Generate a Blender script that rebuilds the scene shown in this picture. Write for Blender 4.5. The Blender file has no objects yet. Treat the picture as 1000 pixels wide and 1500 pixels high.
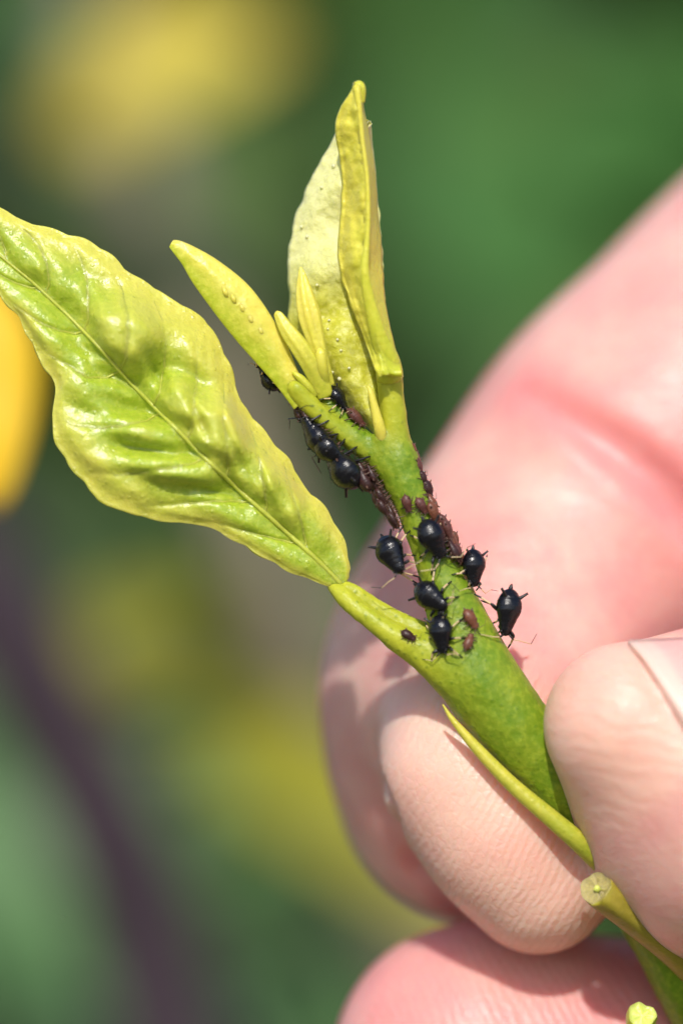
import bpy, math, random
import numpy as np
from mathutils import Vector, noise

# ---------------------------------------------------------------- units
# Everything is laid out in units of 0.035 mm (U metres): x right, y away from
# the lens, z up, origin in the middle of the sharp plane.
U = 3.5e-5
D = 7143.0                      # lens to sharp plane (250 mm)
sc = bpy.context.scene
COL = sc.collection

def P(x, y, d=0.0):
    s = (D + d) / D
    return np.array([(x - 500.0) * s, d, (750.0 - y) * s])

# ---------------------------------------------------------------- camera, light, exposure
cam_d = bpy.data.cameras.new('camera'); cam = bpy.data.objects.new('camera', cam_d); COL.objects.link(cam)
cam.location = (0, -D * U, 0); cam.rotation_euler = (math.radians(90), 0, 0)
cam_d.sensor_fit = 'VERTICAL'; cam_d.sensor_height = 36.0; cam_d.sensor_width = 24.0
cam_d.lens = 36.0 * D / 1500.0
cam_d.clip_start = 0.005; cam_d.clip_end = 500.0
cam_d.dof.use_dof = True; cam_d.dof.focus_distance = D * U
cam_d.dof.aperture_fstop = 11.5
sc.camera = cam

SUN_TO = Vector((-0.04, -0.74, 0.67)).normalized()
sun_d = bpy.data.lights.new('sun', 'SUN'); sun = bpy.data.objects.new('sun', sun_d); COL.objects.link(sun)
sun_d.energy = 4.0; sun_d.angle = math.radians(0.8); sun_d.color = (1.0, 0.95, 0.87)
sun.rotation_euler = SUN_TO.to_track_quat('Z', 'Y').to_euler()
w = bpy.data.worlds.new('World'); sc.world = w; w.use_nodes = True
wn = w.node_tree.nodes; wl = w.node_tree.links
sky = wn.new('ShaderNodeTexSky'); sky.sky_type = 'NISHITA'; sky.sun_disc = False
sky.sun_elevation = math.asin(SUN_TO.z); sky.sun_rotation = math.atan2(SUN_TO.x, SUN_TO.y)
bgn = wn.get('Background') or wn.new('ShaderNodeBackground'); bgn.inputs['Strength'].default_value = 0.15
wl.new(sky.outputs[0], bgn.inputs[0])
sc.view_settings.view_transform = 'Standard'; sc.view_settings.look = 'None'
sc.view_settings.gamma = 1.0; sc.view_settings.use_curve_mapping = False
sc.view_settings.exposure = 0.02
sc.cycles.use_denoising = True
sc.cycles.max_bounces = 10; sc.cycles.transmission_bounces = 6

# ---------------------------------------------------------------- object helpers
def _props(o, label=None, cat=None, group=None, kind=None):
    if label: o['label'] = label
    if cat: o['category'] = cat
    if group: o['group'] = group
    if kind: o['kind'] = kind
    return o

def thing(name, label, cat, at, group=None):
    o = bpy.data.objects.new(name, None); COL.objects.link(o)
    o.location = Vector(at) * U; o.empty_display_size = 0.001
    o['_o'] = [float(v) for v in at]
    return _props(o, label, cat, group)

def mk(name, v, f, mats, parent=None, at=None, smooth=True, attrs=None, midx=None):
    """one mesh object; v in layout units, world frame"""
    v = np.asarray(v, dtype=float)
    org = np.array(at if at is not None else (parent['_o'] if parent is not None else (0, 0, 0)), dtype=float)
    me = bpy.data.meshes.new(name)
    me.from_pydata(((v - org) * U).tolist(), [], [list(map(int, q)) for q in f])
    if not isinstance(mats, (list, tuple)): mats = [mats]
    for m in mats: me.materials.append(m)
    if midx is not None: me.polygons.foreach_set('material_index', np.asarray(midx, dtype=np.int32))
    me.polygons.foreach_set('use_smooth', np.full(len(me.polygons), smooth))
    for k, a in (attrs or {}).items():
        at_ = me.attributes.new(k, 'FLOAT', 'POINT'); at_.data.foreach_set('value', np.asarray(a, dtype=np.float32))
    me.update()
    o = bpy.data.objects.new(name, me); COL.objects.link(o)
    if parent is not None: o.parent = parent
    else: o.location = Vector(org) * U
    o['_o'] = [float(t) for t in org]
    return o

def crom(pts, n):
    """Catmull-Rom through rows of pts, n samples per span"""
    p = np.asarray(pts, dtype=float)
    q = np.vstack([2 * p[0] - p[1], p, 2 * p[-1] - p[-2]])
    out = []
    for i in range(1, len(q) - 2):
        for t in np.linspace(0, 1, n, endpoint=False):
            a, b, c, d = q[i - 1], q[i], q[i + 1], q[i + 2]
            out.append(0.5 * (2 * b + (c - a) * t + (2 * a - 5 * b + 4 * c - d) * t * t + (3 * b - a - 3 * c + d) * t ** 3))
    out.append(p[-1])
    return np.array(out)

def unit(v):
    v = np.asarray(v, dtype=float); return v / (np.linalg.norm(v) + 1e-12)

def tube(path, rad, seg=12, ref=None, flat=1.0, shape=None, cap=True):
    """swept tube; ref = direction of the wide axis, flat = thickness ratio of the other; shape(theta,i)->factor"""
    path = np.asarray(path, float); n = len(path); rad = np.asarray(rad, float)
    V = []; F = []; th = np.linspace(0, 2 * np.pi, seg, endpoint=False)
    tan = np.gradient(path, axis=0); last = None
    for i in range(n):
        t = unit(tan[i])
        base = ref if ref is not None else (last if last is not None else (np.array([0, -1.0, 0]) if abs(t[1]) < .9 else np.array([1.0, 0, 0])))
        a = unit(base - t * np.dot(base, t)); last = a
        b = np.cross(t, a)
        fac = np.array([shape(x, i / (n - 1)) for x in th]) if shape else np.ones(seg)
        V.append(path[i] + (np.cos(th) * fac)[:, None] * a * rad[i] + (np.sin(th) * fac)[:, None] * b * rad[i] * flat)
    V = np.vstack(V)
    for i in range(n - 1):
        for j in range(seg):
            k = (j + 1) % seg
            F.append((i * seg + j, i * seg + k, (i + 1) * seg + k, (i + 1) * seg + j))
    if cap:
        F.append(tuple(range(seg))[::-1]); F.append(tuple((n - 1) * seg + j for j in range(seg)))
    return V, F

def nz(p, s, seed=0.0):
    return noise.noise(Vector((p[0] * s + seed, p[1] * s + seed * 1.7, p[2] * s - seed)))

# ---------------------------------------------------------------- distance field modelling
def rc(X, Y, Z, a, b, r1, r2):
    ba = b - a; l2 = float(ba @ ba)
    px, py, pz = X - a[0], Y - a[1], Z - a[2]
    if l2 < 1e-6: return np.sqrt(px * px + py * py + pz * pz) - max(r1, r2)
    L = math.sqrt(l2); n = ba / L; rr = (r1 - r2) / L
    rr = max(-.98, min(.98, rr)); a2 = 1 - rr * rr
    y = px * n[0] + py * n[1] + pz * n[2]
    x = np.sqrt(np.maximum(px * px + py * py + pz * pz - y * y, 0))
    # exact round cone in the (x,y) half plane
    k = (rr * y * 0 + (-rr) * x + math.sqrt(a2) * y)
    d0 = np.sqrt(x * x + y * y) - r1
    d1 = np.sqrt(x * x + (y - L) ** 2) - r2
    dm = x * math.sqrt(a2) + y * rr - r1
    return np.where(k < 0, d0, np.where(k > math.sqrt(a2) * L, d1, dm))

def smin(a, b, k):
    h = np.clip(0.5 + 0.5 * (b - a) / k, 0, 1)
    return b + (a - b) * h - k * h * (1 - h)

class Prim:
    def __init__(s, pts, k=10.0, n=4, carve=False):
        q = [list(P(p[0], p[1], p[2])) + [p[3] * (D + p[2]) / D] for p in pts]
        s.q = (crom(q, n) if n > 1 and len(q) > 2 else np.array(q, float)); s.k = k; s.carve = carve
    def eval(s, X, Y, Z):
        d = None
        for a, b in zip(s.q[:-1], s.q[1:]):
            e = rc(X, Y, Z, a[:3], b[:3], max(a[3], .5), max(b[3], .5))
            d = e if d is None else np.minimum(d, e)
        return d

def field_eval(prims, pts):
    X, Y, Z = np.asarray(pts, float).T
    d = None
    for p in prims:
        e = p.eval(X, Y, Z)
        if d is None: d = e
        elif p.carve: d = -smin(-d, e, p.k)
        else: d = smin(d, e, p.k)
    return d

def field_grad(prims, pts, e=1.5):
    pts = np.asarray(pts, float); g = np.zeros_like(pts)
    for i in range(3):
        h = np.zeros(3); h[i] = e
        g[:, i] = field_eval(prims, pts + h) - field_eval(prims, pts - h)
    return g / (np.linalg.norm(g, axis=1)[:, None] + 1e-9)

def march(prims, o, dr, tmax, steps=70):
    """sphere-trace from points o along directions dr"""
    o = np.asarray(o, float).copy(); dr = np.asarray(dr, float)
    t = np.zeros(len(o))
    for _ in range(steps):
        d = field_eval(prims, o + dr * t[:, None]); t = np.minimum(t + d * 0.9, tmax)
    return o + dr * t[:, None], t < tmax - 1

def nets(prims, lo, hi, h, smooth=1):
    lo = np.array(lo, float); n = np.ceil((np.array(hi, float) - lo) / h).astype(int) + 1
    ax = [(lo[i] + h * np.arange(n[i])).astype(np.float32) for i in range(3)]
    F = np.full(n, 1e3, np.float32)
    for p in prims:
        m = p.k + 4 * h
        b0 = (p.q[:, :3] - p.q[:, 3:4]).min(0) - m; b1 = (p.q[:, :3] + p.q[:, 3:4]).max(0) + m
        i0 = np.clip(np.floor((b0 - lo) / h).astype(int), 0, n); i1 = np.clip(np.ceil((b1 - lo) / h).astype(int), 0, n)
        if (i1 <= i0).any(): continue
        loc = np.full(i1 - i0, 1e3, np.float32)
        for a, b in zip(p.q[:-1], p.q[1:]):
            r = max(a[3], b[3]) + m
            c0 = np.minimum(a[:3], b[:3]) - r; c1 = np.maximum(a[:3], b[:3]) + r
            j0 = np.clip(np.floor((c0 - lo) / h).astype(int), i0, i1); j1 = np.clip(np.ceil((c1 - lo) / h).astype(int), i0, i1)
            if (j1 <= j0).any(): continue
            X = ax[0][j0[0]:j1[0], None, None]; Y = ax[1][None, j0[1]:j1[1], None]; Z = ax[2][None, None, j0[2]:j1[2]]
            e = rc(X, Y, Z, a[:3], b[:3], max(a[3], .5), max(b[3], .5)).astype(np.float32)
            s = tuple(slice(j0[i] - i0[i], j1[i] - i0[i]) for i in range(3))
            loc[s] = np.minimum(loc[s], e)
        s = tuple(slice(i0[i], i1[i]) for i in range(3))
        F[s] = -smin(-F[s], loc, p.k) if p.carve else smin(F[s], loc, p.k)
    ins = F < 0
    c = np.zeros(np.array(n) - 1, np.int8)
    for dx in (0, 1):
        for dy in (0, 1):
            for dz in (0, 1):
                c += ins[dx:n[0] - 1 + dx, dy:n[1] - 1 + dy, dz:n[2] - 1 + dz]
    act = (c > 0) & (c < 8)
    I = np.argwhere(act); idx = np.full(act.shape, -1, np.int32); idx[act] = np.arange(len(I))
    acc = np.zeros((len(I), 3)); cnt = np.zeros(len(I))
    off = [(a, b, e) for a in (0, 1) for b in (0, 1) for e in (0, 1)]
    for o in off:
        for axs in range(3):
            if o[axs]: continue
            o2 = list(o); o2[axs] = 1
            f0 = F[I[:, 0] + o[0], I[:, 1] + o[1], I[:, 2] + o[2]]; f1 = F[I[:, 0] + o2[0], I[:, 1] + o2[1], I[:, 2] + o2[2]]
            m = (f0 < 0) != (f1 < 0)
            t = np.where(m, f0 / np.where(m, f0 - f1, 1), 0)
            pt = np.tile(np.array(o, float), (len(I), 1)); pt[:, axs] += t
            acc += pt * m[:, None]; cnt += m
    V = lo + h * (I + acc / cnt[:, None])
    Q = []
    for axs in range(3):
        u_, v_ = (axs + 1) % 3, (axs + 2) % 3
        A = [slice(None)] * 3; B = [slice(None)] * 3
        A[axs] = slice(0, -1); B[axs] = slice(1, None)
        E = np.argwhere(ins[tuple(A)] != ins[tuple(B)])
        E = E[(E[:, u_] > 0) & (E[:, v_] > 0) & (E[:, u_] < n[u_] - 1) & (E[:, v_] < n[v_] - 1)]
        flip = ins[E[:, 0], E[:, 1], E[:, 2]]
        def g(du, dv):
            K = E.copy(); K[:, u_] += du; K[:, v_] += dv
            return idx[K[:, 0], K[:, 1], K[:, 2]]
        q = np.stack([g(-1, -1), g(0, -1), g(0, 0), g(-1, 0)], 1)
        q[~flip] = q[~flip][:, ::-1]
        Q.append(q)
    Q = np.vstack(Q); Q = Q[(Q >= 0).all(1)]
    for _ in range(smooth):
        s_ = np.zeros_like(V); k_ = np.zeros(len(V))
        for i in range(4):
            a, b = Q[:, i], Q[:, (i + 1) % 4]
            for j in range(3):
                s_[:, j] += np.bincount(a, V[b, j], len(V)) + np.bincount(b, V[a, j], len(V))
            k_ += np.bincount(a, minlength=len(V)) + np.bincount(b, minlength=len(V))
        V = V * .45 + .55 * s_ / np.maximum(k_, 1)[:, None]
    return V, Q

# ---------------------------------------------------------------- materials
class NT:
    def __init__(s, name):
        s.m = bpy.data.materials.new(name); s.m.use_nodes = True
        s.n = s.m.node_tree.nodes; s.l = s.m.node_tree.links
        s.b = s.n.get('Principled BSDF'); s.out = s.n.get('Material Output')
        s.geo = s.n.new('ShaderNodeNewGeometry'); s.tc = s.n.new('ShaderNodeTexCoord')
    def add(s, t, **kw):
        o = s.n.new(t)
        for k, v in kw.items(): setattr(o, k, v)
        return o
    def put(s, node, **kw):
        for k, v in kw.items():
            node.inputs[k.replace('_', ' ')].default_value = v
        return node
    def link(s, a, b): s.l.new(a, b)
    def noise(s, scale, detail=4, rough=.55, vec=None, dist=0):
        o = s.put(s.add('ShaderNodeTexNoise'), Scale=scale, Detail=detail, Roughness=rough, Distortion=dist)
        s.link(vec or s.tc.outputs['Object'], o.inputs['Vector']); return o.outputs['Fac']
    def vor(s, scale, feature='F1', vec=None, rnd=1.0):
        o = s.add('ShaderNodeTexVoronoi', feature=feature); s.put(o, Scale=scale, Randomness=rnd)
        s.link(vec or s.tc.outputs['Object'], o.inputs['Vector']); return o.outputs['Distance']
    def attr(s, name):
        o = s.add('ShaderNodeAttribute', attribute_name=name); return o.outputs['Fac']
    def ramp(s, fac, stops):
        o = s.add('ShaderNodeValToRGB'); e = o.color_ramp.elements
        while len(e) < len(stops): e.new(0.5)
        for i, (p, c) in enumerate(stops):
            e[i].position = p; e[i].color = (c, c, c, 1) if not hasattr(c, '__len__') else (*c, 1)
        s.link(fac, o.inputs['Fac']); return o.outputs['Color']
    def mix(s, fac, a, b, mode='MIX'):
        o = s.add('ShaderNodeMix', data_type='RGBA', blend_type=mode)
        for sock, val in ((o.inputs[0], fac), (o.inputs[6], a), (o.inputs[7], b)):
            if hasattr(val, 'is_output'): s.link(val, sock)
            elif hasattr(val, '__len__'): sock.default_value = (*val, 1)
            else: sock.default_value = val
        return o.outputs[2]
    def math(s, op, a, b=0.0, c=None):
        o = s.add('ShaderNodeMath', operation=op)
        for i, val in enumerate((a, b) if c is None else (a, b, c)):
            if hasattr(val, 'is_output'): s.link(val, o.inputs[i])
            else: o.inputs[i].default_value = val
        return o.outputs[0]
    def bump(s, h, dist, strength=1.0, prev=None):
        o = s.add('ShaderNodeBump'); o.inputs['Strength'].default_value = strength; o.inputs['Distance'].default_value = dist
        s.link(h, o.inputs['Height'])
        if prev: s.link(prev, o.inputs['Normal'])
        return o.outputs['Normal']

def mat_plant(name, green, yellow, dark=None, rough=.34, sss=.55, dots=.35, fine=.5, spec=.5, dot_scale=2300, use_attr=True, lump=.5, net=0):
    t = NT(name); b = t.b
    n1 = t.noise(700, 5); n2 = t.noise(3600, 3)
    f = t.math('ADD', t.attr('tint') if use_attr else 0.5, t.math('MULTIPLY', t.math('SUBTRACT', n1, .5), .7))
    col = t.mix(t.ramp(f, [(.12, 0), (.88, 1)]), green, yellow)
    v = t.vor(dot_scale)
    dot = t.ramp(v, [(.1, 1), (.3, 0)])
    col = t.mix(t.math('MULTIPLY', dot, dots), col, dark or tuple(c * .55 for c in green))
    col = t.mix(t.math('MULTIPLY', t.ramp(n2, [(.45, 0), (.75, 1)]), .25), col, tuple(min(1, c * 1.35 + .02) for c in yellow))
    t.link(col, b.inputs['Base Color'])
    b.inputs['Roughness'].default_value = rough; b.inputs['IOR'].default_value = 1.42
    b.inputs['Specular IOR Level'].default_value = spec
    b.inputs['Subsurface Weight'].default_value = sss
    b.inputs['Subsurface Radius'].default_value = (.9, 1.0, .22); b.inputs['Subsurface Scale'].default_value = .0007
    r = t.math('MULTIPLY_ADD', n2, .3, rough - .13); t.link(r, b.inputs['Roughness'])
    nn = t.bump(t.noise(4200, 3), .00006, fine)
    nn = t.bump(dot, .00004, .6 * lump, nn)
    nn = t.bump(n1, .00025, .35, nn)
    if net: nn = t.bump(t.ramp(t.vor(1050, 'DISTANCE_TO_EDGE'), [(0, 0), (.22, 1)]), .00006, net, nn)
    t.link(nn, b.inputs['Normal'])
    return t.m

GREEN = (.215, .36, .018); YEL = (.56, .52, .035)
M_leaf = mat_plant('leaf_blade', (.33, .425, .026), (.60, .56, .09), dots=.08, sss=.8, rough=.32, fine=.8, spec=.85, lump=1, net=.12)
M_sunlit = mat_plant('sunlit_leaf_blade', (.47, .46, .04), (.72, .71, .30), dots=.1, rough=.4, fine=.9)  # lighter colour stands in for sun on the upper blade
M_fold = mat_plant('folded_leaf_blade', (.46, .50, .03), (.66, .58, .07), dots=.1, rough=.36, fine=.8)
M_bud = mat_plant('bud_leaf', (.43, .48, .028), (.68, .58, .09), dots=.08, rough=.34)
M_stem = mat_plant('stem_skin', (.135, .235, .010), (.42, .43, .028), dots=.42, rough=.4, dark=(.07, .15, .006), spec=.4)
_s = M_stem.node_tree; _bs = _s.nodes['Principled BSDF']; _prev = _bs.inputs['Normal'].links[0].from_socket
_mp = _s.nodes.new('ShaderNodeMapping'); _mp.vector_type = 'TEXTURE'; _mp.inputs['Rotation'].default_value = (0, math.radians(-24), 0); _mp.inputs['Scale'].default_value = (1, 1, 14)
_tc = _s.nodes.new('ShaderNodeTexCoord'); _nz = _s.nodes.new('ShaderNodeTexNoise'); _nz.inputs['Scale'].default_value = 2600; _nz.inputs['Detail'].default_value = 3
_bm = _s.nodes.new('ShaderNodeBump'); _bm.inputs['Distance'].default_value = .00007; _bm.inputs['Strength'].default_value = .45
_s.links.new(_tc.outputs['Object'], _mp.inputs['Vector']); _s.links.new(_mp.outputs[0], _nz.inputs['Vector']); _s.links.new(_nz.outputs['Fac'], _bm.inputs['Height']); _s.links.new(_prev, _bm.inputs['Normal']); _s.links.new(_bm.outputs[0], _bs.inputs['Normal'])
M_thorn = mat_plant('thorn_skin', (.27, .35, .02), (.55, .48, .06), dots=.15, rough=.38)
M_cut = mat_plant('cut_face', (.30, .24, .07), (.44, .37, .15), dots=.5, dark=(.25, .2, .07), rough=.6, fine=1.0, use_attr=False)
M_pith = mat_plant('pith', (.45, .55, .06), (.68, .70, .2), dots=.1, use_attr=False)
M_stub = mat_plant('stub_skin', (.22, .19, .022), (.36, .28, .035), dots=.2, use_attr=False)
M_vein = mat_plant('vein', (.36, .44, .04), (.52, .52, .08), dots=.05, use_attr=False)

M_bead = mat_plant('glint_bead', (.62, .62, .25), (.72, .70, .4), dots=0, rough=.2, use_attr=False)

def mat_skin():
    t = NT('skin'); b = t.b
    n1 = t.noise(150, 5, .6); n2 = t.noise(900, 4); n3 = t.noise(330, 4, .6)
    col = t.mix(t.ramp(n1, [(.36, 0), (.64, 1)]), (.72, .34, .30), (.81, .50, .41))
    col = t.mix(t.math('MULTIPLY', t.ramp(n3, [(.5, 0), (.68, 1)]), .35), col, (.74, .30, .29))
    pores = t.ramp(t.vor(2600), [(.08, 1), (.2, 0)])
    col = t.mix(t.math('MULTIPLY', pores, .14), col, (.55, .26, .20))
    col = t.mix(t.math('MULTIPLY', t.ramp(n2, [(.45, 0), (.7, 1)]), .3), col, (.76, .34, .32))
    col = t.mix(t.attr('red'), col, (.70, .21, .22))
    col = t.mix(t.attr('pale'), col, (.81, .52, .39))
    # fine ridges of each fingertip run their own way
    def ridges(rot, scale, dist):
        mp = t.add('ShaderNodeMapping'); mp.inputs['Rotation'].default_value = rot
        t.link(t.tc.outputs['Object'], mp.inputs['Vector'])
        wv = t.add('ShaderNodeTexWave', wave_type='BANDS', bands_direction='X', wave_profile='SIN')
        t.put(wv, Scale=scale, Distortion=dist, Detail=3, Detail_Scale=.35, Detail_Roughness=.6)
        t.link(mp.outputs[0], wv.inputs['Vector']); return wv.outputs['Fac']
    R = math.radians
    r1 = t.math('MULTIPLY', ridges((0, R(-28), 0), 760, 6.0), t.attr('ridge_index'))
    r2 = t.math('MULTIPLY', ridges((0, R(82), 0), 400, 18.0), t.attr('ridge_thumb'))
    r3 = t.math('MULTIPLY', ridges((0, R(28), 0), 620, 9.0), t.attr('ridge_middle'))
    rr = t.math('ADD', t.math('ADD', r1, r2), r3)
    line = t.math('MULTIPLY', t.math('POWER', rr, 3.0), .03)
    col = t.mix(line, col, (.92, .75, .66))
    t.link(col, b.inputs['Base Color'])
    b.inputs['Subsurface Weight'].default_value = .75
    b.inputs['Subsurface Radius'].default_value = (1.0, .32, .2); b.inputs['Subsurface Scale'].default_value = .0024
    b.inputs['Roughness'].default_value = .5; b.inputs['Specular IOR Level'].default_value = .4
    patch = t.noise(1400, 4)
    nn = t.bump(t.math('MULTIPLY', rr, t.ramp(patch, [(.25, .1), (.7, 1)])), .00008, .38)
    cells = t.vor(1700, 'DISTANCE_TO_EDGE')
    nn = t.bump(t.ramp(cells, [(0, 0), (.16, 1)]), .00003, .3, nn)
    wr = t.add('ShaderNodeMapping'); wr.inputs['Scale'].default_value = (1, 1, 3.2); t.link(t.tc.outputs['Object'], wr.inputs['Vector'])
    nn = t.bump(t.math('MULTIPLY', t.noise(620, 5, .65, wr.outputs[0], 1.2), t.math('MULTIPLY_ADD', t.attr('ridge_index'), -.75, 1.0)), .00013, .45, nn)
    nn = t.bump(pores, .00002, -.4, nn)
    nn = t.bump(t.noise(5000, 4), .00004, .5, nn)
    nn = t.bump(t.noise(420, 4), .0003, .3, nn)
    t.link(nn, b.inputs['Normal'])
    t.link(t.math('MULTIPLY_ADD', patch, .32, .19), b.inputs['Roughness'])
    return t.m
M_skin = mat_skin()

def mat_nail():
    t = NT('nail'); b = t.b
    f = t.attr('free')
    col = t.mix(f, t.mix(t.noise(300), (.70, .38, .34), (.75, .44, .40)), (.74, .52, .44))
    t.link(col, b.inputs['Base Color'])
    b.inputs['Roughness'].default_value = .45; b.inputs['Subsurface Weight'].default_value = .6
    b.inputs['Subsurface Radius'].default_value = (1, .4, .3); b.inputs['Subsurface Scale'].default_value = .0008
    t.link(t.bump(t.noise(900, 3), .00005, .5), b.inputs['Normal'])
    return t.m
M_nail = mat_nail()

def mat_plain(name, col, col2, rough, scale=4000, bump=.00002, strength=.5, spec=.5, sss=0):
    t = NT(name); b = t.b
    n = t.noise(scale, 4)
    t.link(t.mix(t.ramp(n, [(.3, 0), (.7, 1)]), col, col2), b.inputs['Base Color'])
    b.inputs['Roughness'].default_value = rough; b.inputs['Specular IOR Level'].default_value = spec
    if sss:
        b.inputs['Subsurface Weight'].default_value = sss; b.inputs['Subsurface Radius'].default_value = (1, .4, .2); b.inputs['Subsurface Scale'].default_value = .0003
    t.link(t.bump(n, bump, strength), b.inputs['Normal'])
    return t.m
M_black = mat_plain('aphid_black', (.0022, .0022, .004), (.006, .0055, .010), .12, 14000, .00003, .5, .45)
M_limb = mat_plain('aphid_dark_limb', (.006, .005, .007), (.014, .011, .012), .35, 9000)
M_tan = mat_plain('aphid_pale_limb', (.55, .38, .20), (.66, .48, .28), .4, 9000, sss=.3)
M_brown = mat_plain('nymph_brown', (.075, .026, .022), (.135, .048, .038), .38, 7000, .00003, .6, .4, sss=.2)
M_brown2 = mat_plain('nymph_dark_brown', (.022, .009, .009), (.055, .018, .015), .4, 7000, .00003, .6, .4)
M_rust = mat_plain('nymph_rust', (.12, .040, .022), (.19, .068, .035), .38, 7000, .00003, .6, .4, sss=.2)
M_nlimb = mat_plain('nymph_limb', (.06, .03, .022), (.14, .07, .045), .45, 9000)

_t = M_black.node_tree; _b = _t.nodes['Principled BSDF']; _n = _t.nodes.new('ShaderNodeTexNoise'); _n.inputs['Scale'].default_value = 2600; _n.inputs['Detail'].default_value = 3
_m = _t.nodes.new('ShaderNodeMapRange'); _m.inputs['From Min'].default_value = .35; _m.inputs['From Max'].default_value = .65; _m.inputs['To Min'].default_value = .09; _m.inputs['To Max'].default_value = .34
_c = _t.nodes.new('ShaderNodeTexCoord'); _t.links.new(_c.outputs['Object'], _n.inputs['Vector']); _t.links.new(_n.outputs['Fac'], _m.inputs['Value']); _t.links.new(_m.outputs[0], _b.inputs['Roughness'])

def mat_far(name, a, b_, trans=.3, rough=.5):
    t = NT(name); b = t.b
    col = t.mix(t.ramp(t.noise(60, 3), [(.3, 0), (.7, 1)]), a, b_)
    t.link(col, b.inputs['Base Color']); b.inputs['Roughness'].default_value = rough
    tr = t.add('ShaderNodeBsdfTranslucent'); t.link(col, tr.inputs['Color'])
    ms = t.add('ShaderNodeMixShader'); ms.inputs[0].default_value = trans
    t.link(b.outputs[0], ms.inputs[1]); t.link(tr.outputs[0], ms.inputs[2]); t.link(ms.outputs[0], t.out.inputs['Surface'])
    return t.m
# ---------------------------------------------------------------- the hand
HB = []
def hp(pts, k, n=4): HB.append(Prim(pts, k, n))
hp([(1620, 160, 1000, 310), (1300, 400, 780, 302), (1110, 560, 640, 292), (960, 700, 560, 268)], 60)      # index, first bone
hp([(960, 700, 560, 268), (800, 850, 490, 245), (700, 985, 420, 226), (694, 1070, 445, 223), (712, 1135, 490, 222)], 90)
hp([(745, 930, 370, 205), (722, 1010, 270, 180), (704, 1070, 190, 150), (690, 1130, 135, 126)], 70)                              # flesh running down to the pad
hp([(688, 1135, 130, 124), (735, 1215, 112, 126), (788, 1288, 118, 110)], 34)                             # pad
hp([(700, 1565, 320, 215), (1000, 1610, 360, 232), (1350, 1600, 470, 260), (1900, 1350, 850, 330)], 14)   # middle finger
hp([(917, 1062, -55, 122), (1095, 1165, 60, 244)], 10, 1)                                                 # thumb
hp([(1095, 1165, 60, 244), (1500, 1110, 150, 285), (2050, 950, 500, 380)], 60)
hp([(1620, 160, 900, 310), (2050, 480, 1000, 390), (2150, 900, 880, 430), (1980, 1300, 880, 350)], 120)   # palm
THUMB = [HB[5], HB[6]]
def on_surface(prims, pts, y0=-900):
    o = np.array([P(x, y, y0) for x, y in pts]); e = np.array([P(x, y, 0) for x, y in pts])
    dr = e - np.array([0, -D, 0]); dr /= np.linalg.norm(dr, axis=1)[:, None]
    h, ok = march(prims, o, dr, 4000); return h
def carve(pts, radii, k, prims, lift=0.0):
    h = on_surface(prims, pts); h = h + field_grad(prims, h) * lift
    p = Prim([(500, 750, 0, 1)] * 2, k, 1, True); p.q = crom(np.hstack([h, np.array(radii)[:, None]]), 3); HB.append(p); return p.q[:, :3]
crease = carve([(768, 572), (815, 600), (860, 628), (905, 658), (950, 694), (1000, 742), (1070, 800), (1150, 850)], [3, 13, 22, 27, 30, 33, 34, 34], 34, HB[:2], 4)
carve([(905, 942), (926, 968), (948, 1000), (972, 1036), (1000, 1080), (1026, 1126)], [3, 6, 7, 7, 7, 5], 5, THUMB, 2)
groove = carve([(552, 1068), (553, 1110), (562, 1160), (580, 1210), (603, 1258), (636, 1302), (680, 1345)], [6, 12, 16, 18, 18, 16, 10], 12, HB[:4], 6)
hv, hf = nets(HB, (-75, -420, -1420), (1900, 1500, 850), 8.5, 2)
def seg_dist(pts, line):
    best = np.full(len(pts), 1e9)
    for a, b in zip(line[:-1], line[1:]):
        ba = b - a; t = np.clip(((pts - a) @ ba) / (ba @ ba + 1e-9), 0, 1)
        best = np.minimum(best, np.linalg.norm(pts - a - t[:, None] * ba, axis=1))
    return best
sst = lambda x, a, b: np.clip((x - a) / (b - a), 0, 1) ** 2 * (3 - 2 * np.clip((x - a) / (b - a), 0, 1))
d_pad = HB[3].eval(*hv.T); d_th = np.minimum(HB[5].eval(*hv.T), HB[6].eval(*hv.T)); d_mid = HB[4].eval(*hv.T)
is_pad = 1 - sst(d_pad, 4, 110); is_th = 1 - sst(d_th, 2, 10); is_mid = 1 - sst(d_mid, 2, 12)
red = .62 * np.exp(-(seg_dist(hv, crease) / 62) ** 2) + .35 * np.exp(-(seg_dist(hv, groove) / 40) ** 2) + .42 * is_mid
red = red + .12 * (1 - is_th) * (1 - is_pad)
pale = .5 * is_pad + .5 * is_th * (1 - sst(np.linalg.norm(hv - P(900, 1040, -120), axis=1), 120, 330))
# shading of the thumb's lower half, painted in as redder skin
red = red + is_th * .48 * sst(P(0, 1080)[2] - hv[:, 2], 0, 260)
hand = mk('hand', hv, hf, M_skin, at=P(1900, 1000, 700), attrs={
    'red': np.clip(red, 0, 1), 'pale': np.clip(pale, 0, 1), 'ridge_index': is_pad, 'ridge_thumb': is_th * .9, 'ridge_middle': is_mid})
_props(hand, 'pale pink hand pinching the green stem between thumb and curled index finger', 'hand')

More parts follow.
